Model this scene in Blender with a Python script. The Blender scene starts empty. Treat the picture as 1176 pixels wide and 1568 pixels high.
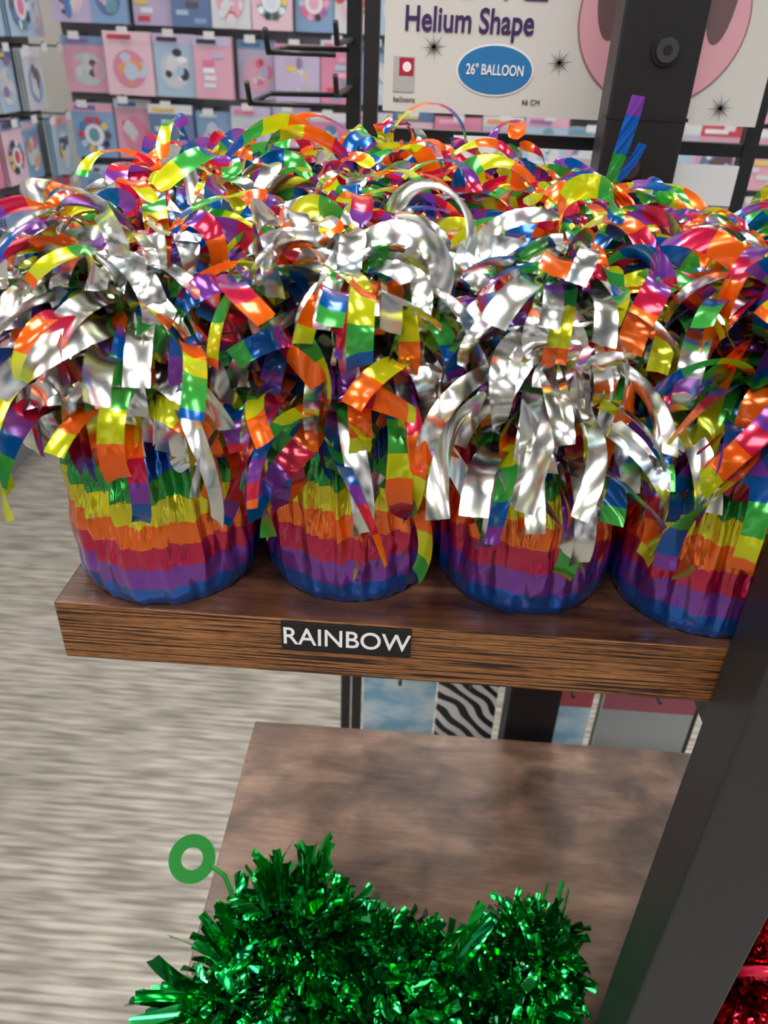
import bpy, math, random
from mathutils import Vector, Matrix
random.seed(11)
C=math.cos; S=math.sin; PI=math.pi
def srgb(r,g,b):
    f=lambda c:(c/255/12.92) if c/255<=0.04045 else ((c/255+0.055)/1.055)**2.4
    return (f(r),f(g),f(b),1.0)

# ---------------------------------------------------------------- materials
def newmat(name):
    m=bpy.data.materials.new(name); m.use_nodes=True
    nt=m.node_tree; b=nt.nodes['Principled BSDF']
    return m,nt,b
def plain(name,col,rough=.5,metal=0.0,coat=0.0,emit=None,bump=0,bscale=50):
    m,nt,b=newmat(name)
    b.inputs['Base Color'].default_value=col
    b.inputs['Roughness'].default_value=rough
    b.inputs['Metallic'].default_value=metal
    b.inputs['Coat Weight'].default_value=coat
    if emit:
        b.inputs['Emission Color'].default_value=emit[0]; b.inputs['Emission Strength'].default_value=emit[1]
    if bump:
        tc=nt.nodes.new('ShaderNodeTexCoord'); n=nt.nodes.new('ShaderNodeTexNoise'); n.inputs['Scale'].default_value=bscale
        bp=nt.nodes.new('ShaderNodeBump'); bp.inputs['Strength'].default_value=bump; bp.inputs['Distance'].default_value=.002
        nt.links.new(tc.outputs['Object'],n.inputs['Vector']); nt.links.new(n.outputs['Fac'],bp.inputs['Height']); nt.links.new(bp.outputs['Normal'],b.inputs['Normal'])
    return m
def attrmat(name,rough,metal,coat=0,bump=0,bscale=60,spec=.5,transl=0,stretch=None,irid=0,bdist=.004):
    m,nt,b=newmat(name)
    a=nt.nodes.new('ShaderNodeAttribute'); a.attribute_name='Col'
    colout=a.outputs['Color']
    if irid:  # iridescent sheen painted into the base colour as pastel noise
        tc=nt.nodes.new('ShaderNodeTexCoord'); n=nt.nodes.new('ShaderNodeTexNoise'); n.inputs['Scale'].default_value=55; n.inputs['Detail'].default_value=1
        r=nt.nodes.new('ShaderNodeValToRGB'); e=r.color_ramp.elements
        e[0].position=.30; e[0].color=(.6,.92,1,1); e[1].position=.75; e[1].color=(1,.7,.92,1)
        for p,c in((.40,(1,1,1,1)),(.55,(1,1,1,1)),(.62,(1,.96,.65,1)),(.68,(.7,1,.8,1))):
            x=e.new(p); x.color=c
        mx=nt.nodes.new('ShaderNodeMixRGB'); mx.blend_type='MULTIPLY'; mx.inputs[0].default_value=irid
        nt.links.new(tc.outputs['Object'],n.inputs[0]); nt.links.new(n.outputs['Fac'],r.inputs[0]); nt.links.new(colout,mx.inputs[1]); nt.links.new(r.outputs[0],mx.inputs[2])
        colout=mx.outputs[0]
    nt.links.new(colout,b.inputs['Base Color'])
    b.inputs['Roughness'].default_value=rough; b.inputs['Metallic'].default_value=metal
    b.inputs['Coat Weight'].default_value=coat; b.inputs['Coat Roughness'].default_value=.06
    b.inputs['Specular IOR Level'].default_value=spec
    if bump:
        tc=nt.nodes.new('ShaderNodeTexCoord'); n=nt.nodes.new('ShaderNodeTexNoise'); n.inputs['Scale'].default_value=bscale
        n.inputs['Detail'].default_value=2
        src=tc.outputs['Object']
        if stretch:
            mp=nt.nodes.new('ShaderNodeMapping'); mp.inputs['Scale'].default_value=stretch; nt.links.new(src,mp.inputs[0]); src=mp.outputs[0]
        bp=nt.nodes.new('ShaderNodeBump'); bp.inputs['Strength'].default_value=bump; bp.inputs['Distance'].default_value=bdist
        nt.links.new(src,n.inputs['Vector']); nt.links.new(n.outputs['Fac'],bp.inputs['Height']); nt.links.new(bp.outputs['Normal'],b.inputs['Normal'])
    if transl:
        t=nt.nodes.new('ShaderNodeBsdfTranslucent'); mx=nt.nodes.new('ShaderNodeMixShader'); mx.inputs[0].default_value=transl
        nt.links.new(a.outputs['Color'],t.inputs['Color'])
        nt.links.new(b.outputs[0],mx.inputs[1]); nt.links.new(t.outputs[0],mx.inputs[2])
        nt.links.new(mx.outputs[0],nt.nodes['Material Output'].inputs['Surface'])
    return m
M_foil=attrmat('rainbow_foil_strip',.18,.5,.8,.05,25,transl=.28)
M_silver=attrmat('silver_foil_strip',.19,1.0,0,0,30,irid=.55)
M_body=attrmat('rainbow_foil_body',.17,.7,1.0,1.0,55,stretch=(1,1,.5),bdist=.006)
M_green=attrmat('metallic_tinsel',.15,.95,.25,.04,60)
M_print=attrmat('printed_card',.35,0,.3)
M_black=plain('black_powdercoat',(.010,.010,.012,1),.38,bump=.1,bscale=600)
M_post=plain('charcoal_post_paint',(.036,.037,.040,1),.42,.3,bump=.08,bscale=700)
M_blackplastic=plain('black_plastic',(.006,.006,.007,1),.45)
M_white=plain('white_ink',(.85,.85,.85,1),.5)
M_bolt=plain('black_bolt_metal',(.14,.14,.14,1),.28,.9)

def ramp(nt,stops):
    r=nt.nodes.new('ShaderNodeValToRGB'); e=r.color_ramp.elements
    e[0].position,e[0].color=stops[0]; e[1].position,e[1].color=stops[-1]
    for p,c in stops[1:-1]:
        x=e.new(p); x.color=c
    return r
def noise(nt,coord,scale,mp,detail=4,dist=0):
    mpn=nt.nodes.new('ShaderNodeMapping'); mpn.inputs['Scale'].default_value=mp
    n=nt.nodes.new('ShaderNodeTexNoise'); n.inputs['Scale'].default_value=scale; n.inputs['Detail'].default_value=detail; n.inputs['Distortion'].default_value=dist
    nt.links.new(coord,mpn.inputs['Vector']); nt.links.new(mpn.outputs[0],n.inputs['Vector'])
    return n
def mix(nt,a,b,fac,mode='MULTIPLY'):
    m=nt.nodes.new('ShaderNodeMixRGB'); m.blend_type=mode
    if isinstance(fac,float): m.inputs[0].default_value=fac
    else: nt.links.new(fac,m.inputs[0])
    nt.links.new(a,m.inputs[1]); nt.links.new(b,m.inputs[2]); return m
def woodtop(name,dark,mid,light,rough,gy=60,blot=.4,bs=14,gx=6,g4=.7):
    m,nt,b=newmat(name); tc=nt.nodes.new('ShaderNodeTexCoord').outputs['Object']
    n1=noise(nt,tc,1,(gx,gy,gy),6,.8); r1=ramp(nt,[(.3,dark),(.5,mid),(.72,light)]); nt.links.new(n1.outputs['Fac'],r1.inputs[0])
    n2=noise(nt,tc,bs,(1,1.3,1),6,.4); r2=ramp(nt,[(.34,(blot,blot*.92,blot*.88,1)),(.6,(1,1,1,1))]); nt.links.new(n2.outputs['Fac'],r2.inputs[0])
    mm=mix(nt,r1.outputs[0],r2.outputs[0],.95)
    n4=noise(nt,tc,1,(30,260,260),3,.2); r4=ramp(nt,[(.3,(.6,.56,.52,1)),(.6,(1,1,1,1))]); nt.links.new(n4.outputs['Fac'],r4.inputs[0])
    m3=mix(nt,mm.outputs[0],r4.outputs[0],g4)
    nt.links.new(m3.outputs[0],b.inputs['Base Color'])
    n3=noise(nt,tc,1,(20,300,300),2); bp=nt.nodes.new('ShaderNodeBump'); bp.inputs['Strength'].default_value=.3; bp.inputs['Distance'].default_value=.001
    nt.links.new(n3.outputs['Fac'],bp.inputs['Height']); nt.links.new(bp.outputs[0],b.inputs['Normal'])
    b.inputs['Roughness'].default_value=rough; return m
M_wtop=woodtop('rustic_wood_top',srgb(54,33,23),srgb(100,66,45),srgb(138,96,68),.27,50,.4,22)
M_wtop2=woodtop('weathered_wood_top',srgb(82,62,50),srgb(114,88,72),srgb(136,110,92),.36,22,.30,15,gx=6,g4=.65)
def woodfront():
    m,nt,b=newmat('wood_edge_banding'); tc=nt.nodes.new('ShaderNodeTexCoord').outputs['Object']
    n1=noise(nt,tc,1,(12,12,820),3,.1); r1=ramp(nt,[(.43,srgb(40,24,14)),(.48,srgb(130,84,46)),(.7,srgb(170,116,68))]); nt.links.new(n1.outputs['Fac'],r1.inputs[0])
    n2=noise(nt,tc,1,(90,90,1600),2,0); r2=ramp(nt,[(.38,(.35,.28,.22,1)),(.47,(1,1,1,1))]); nt.links.new(n2.outputs['Fac'],r2.inputs[0])
    mm=mix(nt,r1.outputs[0],r2.outputs[0],.8); nt.links.new(mm.outputs[0],b.inputs['Base Color'])
    b.inputs['Roughness'].default_value=.42; return m
M_wfront=woodfront()
def carpet():
    m,nt,b=newmat('striped_carpet'); tc=nt.nodes.new('ShaderNodeTexCoord').outputs['Object']
    n1=noise(nt,tc,1,(8,70,1),1.5,.05); r1=ramp(nt,[(.36,srgb(132,127,118)),(.5,srgb(156,151,141)),(.64,srgb(176,171,161))]); nt.links.new(n1.outputs['Fac'],r1.inputs[0])
    n2=noise(nt,tc,1,(5,9,1),2,.1); r2=ramp(nt,[(.38,(.84,.84,.84,1)),(.62,(1,1,1,1))]); nt.links.new(n2.outputs['Fac'],r2.inputs[0])
    n3=noise(nt,tc,1,(500,260,1),1,0); r3=ramp(nt,[(.3,(.8,.8,.8,1)),(.7,(1.05,1.05,1.05,1))]); nt.links.new(n3.outputs['Fac'],r3.inputs[0])
    wv=nt.nodes.new('ShaderNodeTexWave'); wv.bands_direction='Y'; wv.inputs['Scale'].default_value=19; wv.inputs['Distortion'].default_value=2.2; wv.inputs['Detail'].default_value=2; wv.inputs['Detail Scale'].default_value=.9; wv.inputs['Detail Roughness'].default_value=.6
    mpv=nt.nodes.new('ShaderNodeMapping'); mpv.inputs['Scale'].default_value=(.35,1,1); nt.links.new(tc,mpv.inputs[0]); nt.links.new(mpv.outputs[0],wv.inputs[0])
    r5=ramp(nt,[(.05,(.70,.69,.67,1)),(.45,(1,1,1,1))]); nt.links.new(wv.outputs['Fac'],r5.inputs[0])
    mm=mix(nt,r1.outputs[0],r2.outputs[0],.9); m2=mix(nt,mm.outputs[0],r3.outputs[0],.5); m3=mix(nt,m2.outputs[0],r5.outputs[0],.75)
    nt.links.new(m3.outputs[0],b.inputs['Base Color']); b.inputs['Roughness'].default_value=.95
    bp=nt.nodes.new('ShaderNodeBump'); bp.inputs['Strength'].default_value=.25; bp.inputs['Distance'].default_value=.003
    nt.links.new(wv.outputs['Fac'],bp.inputs['Height']); nt.links.new(bp.outputs[0],b.inputs['Normal']); return m
M_carpet=carpet()
def zebra():
    m,nt,b=newmat('zebra_print'); tc=nt.nodes.new('ShaderNodeTexCoord').outputs['Object']
    w=nt.nodes.new('ShaderNodeTexWave'); w.inputs['Scale'].default_value=22; w.inputs['Distortion'].default_value=6; w.inputs['Detail'].default_value=1; w.inputs['Detail Scale'].default_value=.6
    w.bands_direction='DIAGONAL'
    r=ramp(nt,[(.48,(.01,.01,.012,1)),(.54,(.75,.76,.78,1))]); nt.links.new(tc,w.inputs[0]); nt.links.new(w.outputs['Fac'],r.inputs[0]); nt.links.new(r.outputs[0],b.inputs['Base Color'])
    b.inputs['Roughness'].default_value=.3; return m
M_zebra=zebra()
def clouds():
    m,nt,b=newmat('sky_cloud_print'); tc=nt.nodes.new('ShaderNodeTexCoord').outputs['Object']
    n=noise(nt,tc,14,(1,1,1.8),3,.2); r=ramp(nt,[(.42,srgb(130,182,216)),(.62,srgb(205,225,235))]); nt.links.new(n.outputs['Fac'],r.inputs[0]); nt.links.new(r.outputs[0],b.inputs['Base Color'])
    b.inputs['Roughness'].default_value=.3; return m
M_cloud=clouds()

# ---------------------------------------------------------------- mesh builder
class MB:
    def __init__(s): s.v=[]; s.f=[]; s.m=[]; s.c=[]; s.sm=[]; s.mats=[]
    def mi(s,mat):
        if mat not in s.mats: s.mats.append(mat)
        return s.mats.index(mat)
    def face(s,idx,mat,col=(1,1,1,1),smooth=False):
        s.f.append(idx); s.m.append(s.mi(mat)); s.c.append(col); s.sm.append(smooth)
    def add(s,pts): 
        b=len(s.v); s.v.extend([tuple(p) for p in pts]); return b
    def box(s,x0,x1,y0,y1,z0,z1,mat,col=(1,1,1,1),front=None,T=None):
        P=[(x0,y0,z0),(x1,y0,z0),(x1,y1,z0),(x0,y1,z0),(x0,y0,z1),(x1,y0,z1),(x1,y1,z1),(x0,y1,z1)]
        if T: P=[T(p) for p in P]
        b=s.add(P)
        for i,f in enumerate([(0,3,2,1),(4,5,6,7),(0,1,5,4),(1,2,6,5),(2,3,7,6),(3,0,4,7)]):
            s.face([b+k for k in f],(front if (front and i in (2,3,5)) else mat),col)
    def disc(s,c,rx,rz,mat,col,n=24,T=None,y=0,rot=0):
        P=[(c[0]+rx*C(2*PI*k/n+rot),y,c[1]+rz*S(2*PI*k/n+rot)) for k in range(n)]
        if T: P=[T(p) for p in P]
        b=s.add(P); s.face([b+k for k in range(n)],mat,col)
    def tube(s,path,r,mat,n=8,col=(1,1,1,1)):
        path=[Vector(p) for p in path]; rings=[]
        for i,p in enumerate(path):
            t=(path[min(i+1,len(path)-1)]-path[max(i-1,0)]).normalized()
            a=t.orthogonal().normalized() if i==0 else (rings[-1][1]-t*rings[-1][1].dot(t)).normalized()
            bb=t.cross(a); b0=s.add([p+a*r*C(2*PI*k/n)+bb*r*S(2*PI*k/n) for k in range(n)])
            rings.append((b0,a))
        for i in range(len(rings)-1):
            for k in range(n):
                s.face([rings[i][0]+k,rings[i][0]+(k+1)%n,rings[i+1][0]+(k+1)%n,rings[i+1][0]+k],mat,col,True)
        s.face([rings[0][0]+k for k in range(n)][::-1],mat,col); s.face([rings[-1][0]+k for k in range(n)],mat,col)
    def build(s,name,loc=(0,0,0),bevel=0):
        me=bpy.data.meshes.new(name)
        L=Vector(loc)
        me.from_pydata([tuple(Vector(p)-L) for p in s.v],[],s.f)
        for m in s.mats: me.materials.append(m)
        me.polygons.foreach_set('material_index',s.m); me.polygons.foreach_set('use_smooth',s.sm)
        ca=me.color_attributes.new('Col','FLOAT_COLOR','CORNER')
        data=[]
        for f,c in zip(s.f,s.c):
            data.extend(list(c)*len(f))
        ca.data.foreach_set('color',data)
        me.update()
        o=bpy.data.objects.new(name,me); bpy.context.collection.objects.link(o); o.location=loc
        if bevel:
            bv=o.modifiers.new('bevel','BEVEL'); bv.width=bevel; bv.segments=2; bv.limit_method='ANGLE'
        return o
def text(name,body,size,loc,mat,parent,rotz=0,ext=.0003,sx=1,bold=0):
    cu=bpy.data.curves.new(name,'FONT'); cu.body=body; cu.size=size; cu.align_x='CENTER'; cu.align_y='CENTER'; cu.extrude=ext; cu.offset=bold
    cu.resolution_u=6
    o=bpy.data.objects.new(name,cu); bpy.context.collection.objects.link(o); cu.materials.append(mat)
    o.rotation_euler=(PI/2,0,rotz); o.scale=(sx,1,1)
    o.parent=parent; o.location=Vector(loc)-parent.location
    return o

# ---------------------------------------------------------------- balloon weights
PUR=srgb(132,62,176); BLU=srgb(0,96,200); GRN=srgb(38,160,62); YEL=srgb(232,222,20); ORG=srgb(255,116,18); RED=srgb(200,20,76)
BANDS=[BLU,PUR,RED,ORG,YEL,GRN]
SPUR=srgb(132,62,170); SBLU=srgb(0,92,178); SGRN=srgb(62,176,70); SYEL=srgb(214,222,24); SORG=srgb(255,108,18); SRED=srgb(206,24,70)
CYC=[(SBLU,.9),(SPUR,.8),(SRED,.85),(SORG,1.4),(SYEL,1.15),(SGRN,1.1)]
TOT=sum(w for c,w in CYC)
def cyc(u):
    u=(u%1.0)*TOT
    for c,w in CYC:
        if u<w: return c
        u-=w
    return CYC[0][0]
SH=1.22
PROF=[(.0508,.001),(.0528,.006),(.0540,.016),(.0545,.030),(.0540,.048),(.0522,.066),(.0490,.082),(.0435,.098),(.0350,.113),(.0230,.126),(.0130,.135),(.0105,.142),(.0150,.154)]
def prof_r(z):
    for (r0,z0),(r1,z1) in zip(PROF,PROF[1:]):
        if z0<=z<=z1: return r0+(r1-r0)*(z-z0)/(z1-z0)
    return .05 if z<.01 else .0
def ribbon(mb,p,az,e0,bend,L,w,tw0,twr,colf,mat,sway=0,cx=0,cy=0,base=0,clamp=True,step=.004,camber=.12,zcap=None,zmin=0):
    n=max(5,int(L/step)); p=Vector(p); prev=None; tw=tw0; e=e0; a=az
    for i in range(n+1):
        s=i/n
        d=Vector((C(e)*C(a),C(e)*S(a),S(e))); side=Vector((-S(a),C(a),0)); nr=side.cross(d)
        wv=side*C(tw)+nr*S(tw); nn=wv.cross(d)
        q=p.copy()
        if clamp:
            zz=q.z-base; rr=prof_r(zz)+.004 if zz<.14 else 0
            dx,dy=q.x-cx,q.y-cy; r=math.hypot(dx,dy)
            if r<rr and r>1e-5: q.x=cx+dx/r*rr; q.y=cy+dy/r*rr
            if zz<.008 and q.x>-.2: q.z=base+.008
        if q.z<zmin+w*.6: q.z=zmin+w*.6
        ww=w*(.5 if i not in(0,) else .3)
        b=mb.add([q-wv*ww,q+nn*w*camber,q+wv*ww])
        if prev is not None:
            c=colf((i-.5)/n*L)
            mb.face([prev,prev+1,b+1,b],mat,c,True); mb.face([prev+1,prev+2,b+2,b+1],mat,c,True)
        prev=b
        p+=d*(L/n); e-=bend/n*(.6+.8*s); a+=sway/n; tw+=twr/n
        if zcap and p.z>zcap: p.z=zcap-(p.z-zcap)*.2
def weight(cx,cy,Rr=1.0,H=1.0,phase=0,band=.0168,silver=(),sbase=.06,n=250,seed=0,front=0,domeH=1.0,low=0.0,extra=None):
    random.seed(100+seed); mb=MB(); base=SH
    NA=180; NZ=110; zmax=.154; arcs=[]; prevp=None; s=0
    rings=[]
    ph=[random.uniform(0,6.28) for _ in range(7)]
    z0=.0008
    for j in range(NZ+1):
        z=z0+(zmax-z0)*j/NZ; r=prof_r(min(max(z,.001),.1539)) 
        if prevp: s+=math.hypot(r-prevp[0],z-prevp[1])
        prevp=(r,z); arcs.append(s)
        pts=[]
        pl=.0007+.0034*min(1,(z/.07))**1.1; pl=min(pl,r*.18)
        for k in range(NA):
            a=2*PI*k/NA
            v=(.5-abs(S(10*a+ph[0]+.9*S(3*a+ph[1])+z*9)))*1.3+(.5-abs(S(17*a+ph[2]+z*25)))*.8+.3*S(9*a+ph[3]-z*40)
            v+=.3*S(13*a+ph[5]+z*110)+.25*S(7*a-z*190+ph[6])
            rr=(r*Rr+pl*v); pts.append((cx+rr*C(a),cy+rr*S(a),base+z*H))
        rings.append(mb.add(pts))
    for j in range(NZ):
        for k in range(NA):
            a=2*PI*k/NA
            ss=arcs[j]+phase+.0012*S(5*a+ph[4])+.0007*S(12*a+ph[1])+.0004*S(27*a+ph[2])
            c=BANDS[int(ss/band)%6]
            mb.face([rings[j]+k,rings[j]+(k+1)%NA,rings[j+1]+(k+1)%NA,rings[j+1]+k],M_body,c,True)
    N=48; r=.0505*Rr
    b0=mb.add([(cx+r*C(2*PI*k/N),cy+r*S(2*PI*k/N),base) for k in range(N)]); b1=mb.add([(cx+r*C(2*PI*k/N),cy+r*S(2*PI*k/N),base+.0016) for k in range(N)])
    for k in range(N): mb.face([b0+k,b0+(k+1)%N,b1+(k+1)%N,b1+k],M_blackplastic)
    mb.face([b0+k for k in range(N)][::-1],M_blackplastic); mb.face([b1+k for k in range(N)],M_blackplastic)
    zc=base+.166; 
    def paint(az,el):
        v=Vector((C(el)*C(az),C(el)*S(az),S(el)))
        ps=sbase
        for (ax,th,pp) in silver:
            if v.dot(Vector(ax).normalized())>th: ps=max(ps,pp)
        if random.random()<ps:
            g=random.uniform(.78,.96); col=(g,g,g*1.01,1); return (lambda t:col),M_silver
        php=random.random(); bl=random.uniform(.078,.110); dr=random.choice([1,-1]); k=random.uniform(.85,1.08)
        return (lambda t:tuple(min(1,x*k) for x in cyc(php+dr*t/bl)[:3])+(1,)),M_foil
    for i in range(int(n)):
        kind=random.random()
        tw0=random.gauss(0,.4); twr=random.gauss(0,1.0); w=random.uniform(.0092,.0130)
        if kind<.42:
            az=random.uniform(0,2*PI); el=R(random.uniform(0,88)); e0=el
            L=random.uniform(.070,.110); bend=R(random.uniform(90,210)); sw=random.gauss(0,.8); off=random.uniform(0,.011)
            st=(cx+off*C(az),cy+off*S(az),base+.143*H+random.uniform(-.004,.012))
            cf,mat=paint(az,el)
        else:
            az=random.uniform(0,2*PI); u=random.uniform(-.65,1.0); ph_=math.asin(u)
            rr=random.uniform(.40,.95)
            hr=.062*rr; vr=.052*rr*domeH
            if u<0: vr=.060*rr
            st=(cx+hr*C(ph_)*C(az),cy+hr*C(ph_)*S(az),zc+vr*S(ph_))
            dirn=az+random.gauss(0,1.0); e0=R(random.uniform(-20,65))-max(0,u)*.2
            L=random.uniform(.045,.080); bend=R(random.choice([random.uniform(80,160),random.uniform(160,300)])); sw=random.gauss(0,1.3)
            cf,mat=paint(az,ph_); az=dirn
        ribbon(mb,st,az,e0,bend,L,w,tw0,twr,cf,mat,sw,cx,cy,base,zcap=base+.166+.066*domeH)
    for i in range(front):
        az=R(random.uniform(-190,10)); cf,mat=paint(az,random.uniform(-.4,.5))
        L=random.uniform(.05,.090); rr=random.uniform(.03,.06)
        st=(cx+rr*C(az),cy+rr*S(az),base+random.uniform(.115,.165)-low)
        ribbon(mb,st,az+random.gauss(0,.5),R(random.uniform(-35,40)),R(random.uniform(40,140)),L,random.uniform(.009,.0130),random.gauss(0,.45),random.gauss(0,1.2),cf,mat,random.gauss(0,1.0),cx,cy,base)
    if extra: extra(mb)
    return mb.build('tinsel_balloon_weight',(cx,cy,base))
R=math.radians
def stray(mb):
    ribbon(mb,(.118,.60,1.385),R(0),R(75),R(-8),.090,.010,.3,2.2,lambda t:BANDS[[5,5,0,1][min(3,int(t/.026))]],M_foil,.3,clamp=False)
    ribbon(mb,(.080,.60,1.40),R(10),R(0),R(-75),.09,.007,.9,1.0,lambda t:BANDS[[5,4,5,0,0][min(4,int(t/.02))]],M_foil,.3,clamp=False)
def dangle(mb):
    for dx,dy,az,cp in((-.05,-.02,200,0),(-.05,.0,190,.02),(-.045,-.03,215,.05),(-.05,-.01,183,.035)):
        ribbon(mb,(-.148+dx,.39+dy,SH+.12),R(az),R(0),R(100),.11,.012,.1,1.2,lambda t:BANDS[int((t+.01+cp)/.015)%6],M_foil,.4,clamp=False)
weight(-.146,.388,1.0,1.0,.0010,.0138,[((.0,-.7,.7),.74,.82),((-1,-.4,-.1),.75,.65)],.06,300,1,front=60,extra=dangle)
weight(-.036,.401,.97,1.0,.0005,.0152,[((-.1,-.45,.9),.68,.93)],.03,300,2,front=80,low=.018)
weight(.070,.401,.97,1.0,.0010,.0155,[((-.30,-.85,.42),.60,.88)],.04,310,3,front=115,low=.012)
weight(.176,.392,.99,1.02,.000,.0148,[((-.9,-.4,-.1),.88,.6)],.04,300,4,front=70)
weight(-.150,.500,1,1,.01,.0168,[((.1,-.5,.85),.75,.8)],.08,260,5,domeH=1.1)
weight(-.040,.508,1,1.0,.0,.0168,[((.0,-.2,1),.93,.6)],.05,260,6,domeH=1.1)
weight(.068,.508,1,1.0,.002,.0168,[],.05,260,7,domeH=1.05)
weight(.182,.502,1,1,.0,.0168,[],.05,260,8,domeH=.62)
weight(-.152,.610,1,1.0,.0,.0168,[((0,-.5,.8),.9,.6)],.10,250,9,domeH=1.3)
weight(-.040,.614,1,1.0,.0,.0168,[],.08,250,10,domeH=1.35)
weight(.060,.612,1,1.0,.0,.0168,[],.04,250,11,domeH=1.3,extra=stray)

# ---------------------------------------------------------------- shelves
mb=MB(); mb.box(-.200,.34,.334,.70,SH-.041,SH,M_wtop,front=M_wfront)
shelf=mb.build('wooden_shelf',(0,.5,SH-.02),.0012)
mb=MB(); mb.box(-.0693,.0047,.3322,.3342,SH-.0215,SH-.0012,M_blackplastic)
lab=mb.build('shelf_label',(-.0323,.333,SH-.0113),.0004)
text('label_text','RAINBOW',.0172,(-.0323,.3320,SH-.0115),M_white,lab,ext=.0001,sx=.90,bold=.00012)
mb=MB(); mb.box(-.185,.46,.30,.70,.698,.738,M_wtop2,front=M_wfront)
shelf2=mb.build('wooden_shelf',(0,.5,.72),.0012)

# posts
def post(name,x0,x1,y0,y1,mat,bolts=(),seams=()):
    mb=MB()
    mb.box(x0,x1,y0,y1,0,2.1,mat)
    o=mb.build(name,((x0+x1)/2,(y0+y1)/2,0),.0022)
    m2=MB()
    for (bx,bz) in bolts:
        for rr,h,mt in((.0115,.002,M_black),(.0085,.005,M_bolt),(.004,.0053,M_blackplastic)):
            n=32 if rr>.005 else 6
            a=m2.add([(bx+rr*C(2*PI*k/n),y0-h,bz+rr*S(2*PI*k/n)) for k in range(n)]); b=m2.add([(bx+rr*1.08*C(2*PI*k/n),y0+.001,bz+rr*1.08*S(2*PI*k/n)) for k in range(n)])
            m2.face([a+k for k in range(n)],mt); 
            for k in range(n): m2.face([a+k,b+k,b+(k+1)%n,a+(k+1)%n],mt)
    for z in seams: m2.box(x0-.0008,x1+.0008,y0-.0008,y0+.02,z-.0012,z+.0012,M_blackplastic)
    if bolts or seams:
        c=m2.build('bolts',(0,0,0)); c.parent=o; c.matrix_parent_inverse=Matrix.Translation(-o.location)
    return o
post('steel_shelf_post',.177,.236,.288,.331,M_post)
post('bolted_rack_upright',.1385,.203,.712,.752,M_black,bolts=((.1755,1.5),(.163,1.415)),seams=(1.452,))
for z in (SH-.041,.698):
    mb=MB(); mb.box(.182,.199,.3325,.7105,z-.022,z-.0005,M_black); mb.box(.16,.22,.34,.39,z-.003,z-.0005,M_black)
    mb.build('shelf_bracket',(.19,.5,z-.01),.001)

# ---------------------------------------------------------------- green / red tinsel on lower shelf
def bristle(mb,c,r,n,cols,ln=(.016,.034),w=(.0046,.0098),zmin=.7395):
    for i in range(n):
        while True:
            v=Vector([random.gauss(0,1) for _ in range(3)]).normalized()
            if v.z>-.75: break
        rr=random.uniform(.62,1.0)
        p=Vector((c[0]+v.x*r[0]*rr,c[1]+v.y*r[1]*rr,max(zmin+.004,c[2]+v.z*r[2]*rr)))
        d=(v*.8+Vector([random.gauss(0,.65) for _ in range(3)])).normalized()
        az=math.atan2(d.y,d.x); e=math.asin(max(-1,min(1,d.z)))
        k=random.uniform(.45,1.3); cc=random.choice(cols); col=(min(1,cc[0]*k),min(1,cc[1]*k),min(1,cc[2]*k),1)
        ribbon(mb,p,az,e,random.gauss(.3,.7),random.uniform(*ln),random.uniform(*w),random.uniform(0,3.1),random.gauss(0,1.0),lambda t:col,M_green,random.gauss(0,.5),clamp=False,step=.006,camber=.07,zmin=zmin)
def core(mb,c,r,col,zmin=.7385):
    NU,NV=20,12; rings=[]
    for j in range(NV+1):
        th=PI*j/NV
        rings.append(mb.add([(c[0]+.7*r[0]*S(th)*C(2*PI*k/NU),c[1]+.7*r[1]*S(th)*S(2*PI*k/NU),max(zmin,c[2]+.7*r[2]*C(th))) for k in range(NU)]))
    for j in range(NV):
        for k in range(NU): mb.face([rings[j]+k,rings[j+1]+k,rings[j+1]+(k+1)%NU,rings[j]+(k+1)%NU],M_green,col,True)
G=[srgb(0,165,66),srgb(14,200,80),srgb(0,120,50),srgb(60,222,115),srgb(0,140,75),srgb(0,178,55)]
random.seed(5)
def tinsel(name,blobs,cols,corecol,extra=None):
    mb=MB()
    for c,r,n in blobs:
        core(mb,c,r,corecol); bristle(mb,c,r,n,cols)
    if extra: extra(mb)
    c=blobs[0][0]
    return mb.build(name,(c[0],c[1],.738))
def spikes(p,az,e,n,L,spread,w=(.005,.008)):
    def f(mb):
        for i in range(n):
            col=random.choice(G)
            ribbon(mb,(p[0]+random.gauss(0,.004),p[1]+random.gauss(0,.004),p[2]),az+random.gauss(0,spread),e+random.gauss(0,spread),random.gauss(.2,.4),L*random.uniform(.6,1.1),random.uniform(*w),random.uniform(0,3),random.gauss(0,1),lambda t:col,M_green,0,clamp=False)
    return f
def exA(mb):
    spikes((-.100,.395,.850),0,R(89),9,.070,.07,(.006,.009))(mb); spikes((-.068,.405,.85),0,R(88),9,.070,.07,(.006,.009))(mb)
    spikes((-.140,.335,.79),R(185),R(0),30,.066,.33,(.007,.012))(mb)
    spikes((-.130,.36,.82),R(165),R(45),12,.045,.3,(.005,.009))(mb)
    n=40; c=Vector((-.176,.414,.868)); ax=Vector((.25,-.62,.74)).normalized(); u=ax.orthogonal().normalized(); v=ax.cross(u)
    ro,ri,h=.0205,.0095,.0014; rg=[]
    for rr,hh in((ri,-h),(ro,-h),(ro,h),(ri,h)):
        rg.append(mb.add([c+u*rr*C(2*PI*k/n)+v*rr*S(2*PI*k/n)+ax*hh for k in range(n)]))
    for q in range(4):
        for k in range(n): mb.face([rg[q]+k,rg[q]+(k+1)%n,rg[(q+1)%4]+(k+1)%n,rg[(q+1)%4]+k],M_ring,(1,1,1,1))
    mb.tube([c+Vector((.018,-.003,-.004)),c+Vector((.03,-.006,-.012)),(-.135,.395,.84),(-.12,.385,.82)],.0022,M_ring)
M_ring=plain('green_plastic',srgb(20,112,36),.6)
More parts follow.
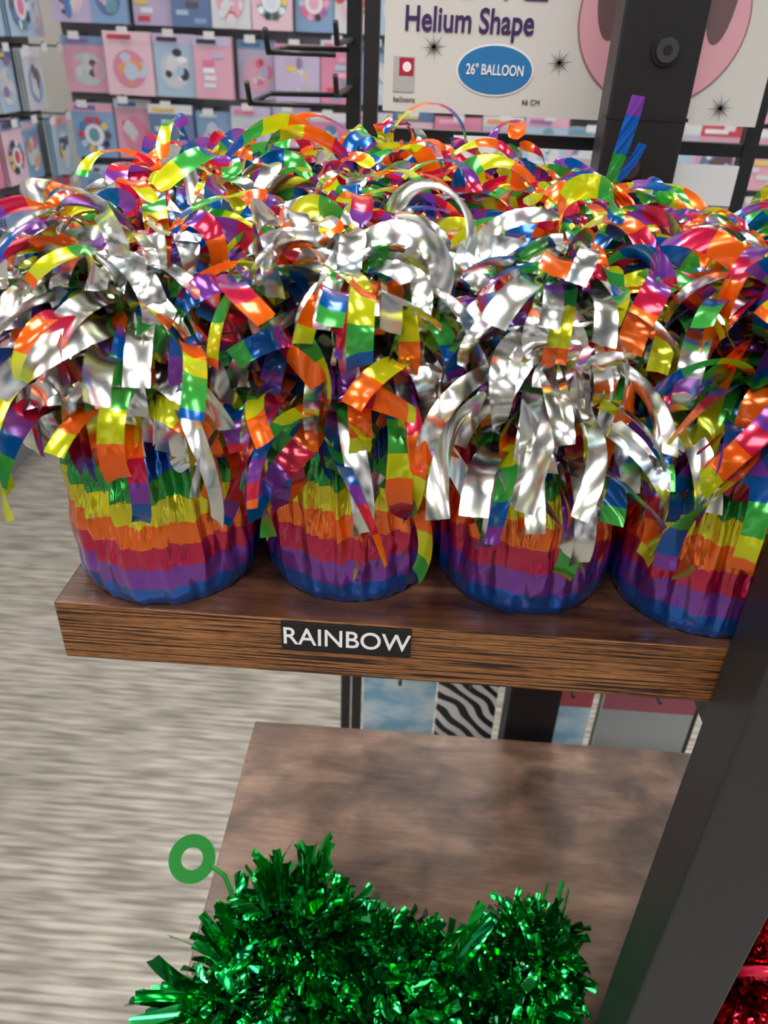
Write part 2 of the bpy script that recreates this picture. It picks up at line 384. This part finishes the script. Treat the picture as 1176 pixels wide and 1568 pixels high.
M_ring.node_tree.nodes['Principled BSDF'].inputs['Specular IOR Level'].default_value=.25
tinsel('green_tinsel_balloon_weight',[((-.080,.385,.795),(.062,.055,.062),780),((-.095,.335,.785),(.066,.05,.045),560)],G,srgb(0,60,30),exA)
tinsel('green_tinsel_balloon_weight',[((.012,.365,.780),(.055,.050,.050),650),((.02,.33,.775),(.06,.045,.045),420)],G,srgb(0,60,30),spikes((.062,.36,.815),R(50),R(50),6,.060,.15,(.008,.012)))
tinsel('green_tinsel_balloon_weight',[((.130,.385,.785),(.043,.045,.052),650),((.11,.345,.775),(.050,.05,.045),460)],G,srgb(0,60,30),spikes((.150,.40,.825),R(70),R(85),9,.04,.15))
RD=[srgb(200,20,40),srgb(230,40,60),srgb(150,5,30)]
def rring(mb):
    c=Vector((.305,.35,.875)); n=24
    mb.tube([c+Vector((.018*C(2*PI*k/n),-.008*S(2*PI*k/n),.018*S(2*PI*k/n))) for k in range(n+1)],.004,M_rring)
M_rring=plain('red_plastic',srgb(210,20,60),.3,coat=.5)
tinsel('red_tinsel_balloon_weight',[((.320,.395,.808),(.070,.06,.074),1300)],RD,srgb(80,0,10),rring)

# ---------------------------------------------------------------- helium balloon package (big, behind)
CARD=srgb(204,202,198)
mb=MB(); Y=.80
mb.box(-.050,.290,Y,Y+.006,1.443,1.86,M_print,CARD)
yy=Y-.0008
BL=srgb(20,110,170)
def star(x,z,r):
    for k in range(8):
        a=PI*k/8+.1; rr=r*(1 if k%2==0 else .65); w=.0006
        P=[(x+rr*C(a),yy,z+rr*S(a)),(x-w*S(a),yy,z+w*C(a)),(x-rr*C(a),yy,z-rr*S(a)),(x+w*S(a),yy,z-w*C(a))]
        b=mb.add(P); mb.face([b,b+1,b+2,b+3],M_print,srgb(90,90,92))
star(-.006,1.495,.0125); star(.106,1.487,.0125); star(.255,1.457,.013); star(.075,1.57,.012)
mb.disc((.0498,1.479),.0345,.0205,M_print,(.8,.8,.8,1),40,y=yy)
mb.disc((.0498,1.479),.0330,.0190,M_print,BL,40,y=yy-.0003)
PK=srgb(214,160,172)
mb.disc((.190,1.523),.073,.068,M_print,srgb(150,110,120),48,y=yy); mb.disc((.190,1.523),.0715,.0665,M_print,PK,48,y=yy-.0003)
mb.disc((.145,1.545),.014,.04,M_print,srgb(110,85,88),24,y=yy-.0006,rot=.2); mb.disc((.236,1.55),.013,.045,M_print,srgb(110,85,88),24,y=yy-.0006)
mb.disc((.190,1.50),.03,.03,M_print,srgb(225,180,188),24,y=yy-.0005)
mb.box(-.041,-.022,yy,Y,1.459,1.487,M_print,srgb(170,170,170)); mb.box(-.036,-.023,yy-.0004,Y,1.472,1.486,M_print,srgb(170,20,60)); mb.disc((-.029,1.479),.004,.004,M_print,(.8,.8,.8,1),16,y=yy-.0008)
pk=mb.build('foil_balloon_package',(.12,Y,1.6))
M_purp=plain('purple_ink',srgb(52,32,88),.4)
text('title_text','Helium Shape',.0262,(.0235,yy,1.5150),M_purp,pk,sx=.78,bold=.0005)
text('title_text_top','LOVE',.05,(.035,yy,1.5485),M_purp,pk,sx=.9,bold=.0014)
text('size_text','26" BALLOON',.0118,(.0498,yy-.0008,1.479),M_white,pk,sx=.70,bold=.0001)
M_grey=plain('grey_ink',srgb(70,70,72),.4)
text('maker_text','balloons',.006,(-.0305,yy,1.453),M_grey,pk)
text('size_small','66 CM',.006,(.085,yy,1.455),M_grey,pk)

mb=MB()
for x in(-.064,.302,.43): mb.box(x-.007,x+.007,.83,.845,0,2.05,M_black)
for z in(.55,.74,1.42,1.90): mb.box(-.07,.437,.832,.843,z-.006,z+.006,M_black)
mb.build('wire_display_rack',(.12,.838,0),.001)
def pack(name,x0,x1,z0,z1,y,mat,col,header=None):
    mb=MB(); mb.box(x0,x1,y,y+.006,z0,z1,mat,col)
    if header: mb.box(x0,x1,y-.0006,y,z1-.035,z1,M_print,header)
    mb.tube([(x0*.5+x1*.5,y-.03,z1+.012),((x0+x1)/2,.831,z1+.012)],.0025,M_black)
    mb.box((x0+x1)/2-.02,(x0+x1)/2+.02,y+.001,y+.003,z1,z1+.02,M_print,(.8,.8,.8,1))
    return mb.build(name,((x0+x1)/2,y,(z0+z1)/2))
pack('clear_sleeve_package',-.045,.12,1.22,1.405,.80,M_print,srgb(190,196,192),srgb(215,218,214))
pack('clear_sleeve_package',.13,.285,1.24,1.41,.80,M_print,srgb(120,140,165),srgb(210,210,214))
pack('cloud_print_package',-.052,.052,.42,.73,.81,M_cloud,CARD)
pack('zebra_print_package',.055,.140,.42,.73,.81,M_zebra,CARD)
pack('sky_blue_package',.200,.275,.42,.73,.81,M_cloud,CARD,srgb(170,60,75))
pack('grey_package',.29,.42,.42,.73,.81,M_print,srgb(150,155,158),srgb(150,70,90))

mb=MB()
mb.box(-.128,-.108,1.22,1.24,0,2.0,M_black); mb.box(-.128,-.108,1.02,1.24,0,.03,M_black)
mb.box(-.42,-.108,1.225,1.235,1.60,1.612,M_black)
for z,dx in((1.43,.11),(1.485,.085),(1.545,.13),(1.36,.1),(1.27,.1),(1.60,.1)):
    mb.tube([(-.12,1.225,z),(-.12-dx,1.19,z),(-.12-dx,1.06,z-.004),(-.12-dx,1.045,z+.02)],.0035,M_black)
    mb.tube([(-.12,1.225,z+.012),(-.125,1.08,z+.008),(-.125,1.065,z+.03)],.0035,M_black)
    mb.tube([(-.12-dx,1.06,z-.004),(-.125,1.07,z-.004)],.003,M_black)
mb.build('peg_hook_rack',(-.12,1.2,0))

# ---------------------------------------------------------------- wall displays of small packages
PAL=[srgb(170,198,220),srgb(216,218,220),srgb(218,140,170),srgb(196,184,214),srgb(135,168,205),srgb(228,196,208),srgb(200,206,214),srgb(100,125,165),srgb(214,216,220),srgb(224,170,190)]
ACC=[srgb(205,80,90),srgb(225,120,165),srgb(230,200,110),srgb(90,130,185),srgb(240,240,245),srgb(100,84,88),srgb(110,160,170),srgb(225,160,110),srgb(150,120,175),srgb(60,64,80),srgb(210,225,240),srgb(235,175,200),srgb(225,232,240),srgb(190,205,225)]
def display(name,T,width,z0,z1,seed):
    random.seed(seed); mb=MB()
    mb.box(0,width,.06,.08,0,z1+.25,M_print,srgb(120,122,126),T=T)
    z=z0
    while z<z1:
        x=.01
        while x<width-.1:
            w=random.uniform(.13,.185); h=random.uniform(.185,.222); dep=random.uniform(-.05,.03)
            if x+w>width: w=width-x
            c=random.choice(PAL)
            for q in range(3):
                mb.box(x,x+w,dep+q*.012,dep+.003+q*.012,z,z+h,M_print,c,T=T)
            e=dep-.0015
            hc=random.choice(PAL+ACC[:2]); mb.box(x,x+w,e,dep,z+h*.84,z+h,M_print,hc,T=T)
            k=random.random()
            cx,cz=x+w*.5,z+h*.42; r=min(w,h)*.38
            if k<.22:
                mb.disc((cx,cz),r,r,M_print,random.choice(ACC),20,T=T,y=e-.001)
                for q in range(10):
                    a=q*.628; mb.disc((cx+r*.85*C(a),cz+r*.85*S(a)),r*.22,r*.22,M_print,random.choice(ACC),8,T=T,y=e-.0015-q*.0001)
                mb.disc((cx,cz),r*.62,r*.62,M_print,(.8,.8,.82,1),20,T=T,y=e-.003); mb.disc((cx,cz),r*.34,r*.4,M_print,random.choice(ACC),12,T=T,y=e-.004)
            elif k<.8:
                mb.disc((cx,cz),w*.36,h*.3,M_print,random.choice(PAL),16,T=T,y=e-.0005)
                ac=random.choice(ACC); ac2=random.choice(ACC)
                for _ in range(9):
                    mb.disc((cx+random.gauss(0,.15)*w,cz+random.gauss(0,.13)*h),random.uniform(.06,.17)*w,random.uniform(.05,.2)*w,M_print,random.choice([ac,ac2,c,PAL[1]]),9,T=T,y=e-.001-_*.0003,rot=random.random())
            else:
                for _ in range(6):
                    a=random.uniform(.05,.6)*w; mb.box(x+a,x+a+w*.3,e-.001-_*.0004,e,z+h*(.06+.12*_),z+h*(.14+.12*_),M_print,random.choice(ACC+PAL),T=T)
            mb.box(x+w*.1,x+w*.6,e-.0018,e,z+h*.88,z+h*.95,M_print,random.choice(ACC),T=T)
            P=[T((x+w*.5,.06,z+h+.008)),T((x+w*.5,-.07,z+h+.008)),T((x+w*.5,-.08,z+h+.02))]
            mb.tube(P,.003,M_black,6)
            mb.box(x+w*.5-.02,x+w*.5+.02,-.084,-.082,z+h-.01,z+h+.015,M_print,(.7,.7,.7,1),T=T)
            x+=w+.004
        z+=.232
    return mb.build(name)
display('balloon_package_display',lambda p:(-1.46+p[0],3.35+p[1],p[2]),3.6,.35,2.0,3)
display('greeting_card_display',lambda p:(-1.50-p[1],1.75+p[0],p[2]),1.58,.30,2.0,8)

# ---------------------------------------------------------------- shell
mb=MB(); mb.box(-4,4,-3,4.2,-.05,0,M_carpet); mb.build('floor')
M_wall=plain('painted_wall',srgb(190,188,182),.7,bump=.1,bscale=200)
mb=MB(); mb.box(-4,4,4.2,4.3,0,3.2,M_wall); mb.build('wall_back')
mb=MB(); mb.box(-4.1,-4,-3,4.2,0,3.2,M_wall); mb.build('wall_left')
M_ceil=plain('ceiling_tile',srgb(100,100,98),.8,bump=.2,bscale=300)
mb=MB(); mb.box(-4,4,-3,4.2,3.2,3.25,M_ceil); mb.build('ceiling')
M_lamp=plain('lamp_diffuser',(1,1,1,1),.5,emit=((1,.975,.94,1),10.8))
M_frame=plain('lamp_frame',(.6,.6,.6,1),.4)
for ix in range(-2,3):
    for iy in range(-1,3):
        x=ix*1.5+.35; y=iy*1.7-.1
        mb=MB(); mb.box(x-.25,x+.25,y-.5,y+.5,3.165,3.172,M_lamp)
        for a in((x-.28,x-.25,y-.53,y+.53),(x+.25,x+.28,y-.53,y+.53),(x-.25,x+.25,y-.53,y-.5),(x-.25,x+.25,y+.5,y+.53)): mb.box(*a,3.16,3.199,M_frame)
        mb.build('ceiling_light_panel')
def spot(loc,target,e,size,blend,rad):
    l=bpy.data.lights.new('spotlight','SPOT'); l.energy=e; l.spot_size=R(size); l.spot_blend=blend; l.shadow_soft_size=rad; l.color=(1,.965,.92)
    o=bpy.data.objects.new('spotlight',l); bpy.context.collection.objects.link(o); o.location=loc
    o.rotation_euler=(Vector(target)-Vector(loc)).to_track_quat('-Z','Y').to_euler()
spot((-.62,.87,3.05),(-.1,.66,.7),130,40,.9,.05)
spot((-.3,-.9,3.0),(0,.4,1.25),70,36,.6,.12)  # front spot added to put sharp glints on the foil bodies

w=bpy.data.worlds.new('store_ambient'); bpy.context.scene.world=w; w.use_nodes=True
nt=w.node_tree; bg=nt.nodes['Background']; tc=nt.nodes.new('ShaderNodeTexCoord')
n=nt.nodes.new('ShaderNodeTexNoise'); n.inputs['Scale'].default_value=4; n.inputs['Detail'].default_value=1  # invented bright and dark patches, giving the foil contrast to reflect
r=nt.nodes.new('ShaderNodeValToRGB'); r.color_ramp.elements[0].position=.42; r.color_ramp.elements[0].color=(.03,.03,.035,1); r.color_ramp.elements[1].position=.64; r.color_ramp.elements[1].color=(1,.98,.95,1)
nt.links.new(tc.outputs['Generated'],n.inputs[0]); nt.links.new(n.outputs['Fac'],r.inputs[0]); nt.links.new(r.outputs[0],bg.inputs[0]); bg.inputs[1].default_value=.7

# ---------------------------------------------------------------- camera
yaw=math.atan2(.0412,.99915); p=R(31.6); th=R(2.4)
Rv=Vector((C(yaw),S(yaw),0)); F=Vector((-S(yaw),C(yaw),0)); Z=Vector((0,0,1))
fwd=F*C(p)-Z*S(p); dn=-F*S(p)-Z*C(p)
cr=Rv*C(th)-dn*S(th); cd=Rv*S(th)+dn*C(th)
cam=bpy.data.cameras.new('camera'); co=bpy.data.objects.new('camera',cam); bpy.context.collection.objects.link(co)
cu=-cd; bk=-fwd
co.matrix_world=Matrix(((cr.x,cu.x,bk.x,0),(cr.y,cu.y,bk.y,0),(cr.z,cu.z,bk.z,1.5),(0,0,0,1)))
cam.sensor_fit='VERTICAL'; cam.sensor_height=36; cam.lens=36*1178/1568; cam.clip_start=.01
cam.dof.use_dof=True; cam.dof.focus_distance=.46; cam.dof.aperture_fstop=12
bpy.context.scene.camera=co
bpy.context.scene.view_settings.view_transform='Standard'
bpy.context.scene.view_settings.look='None'
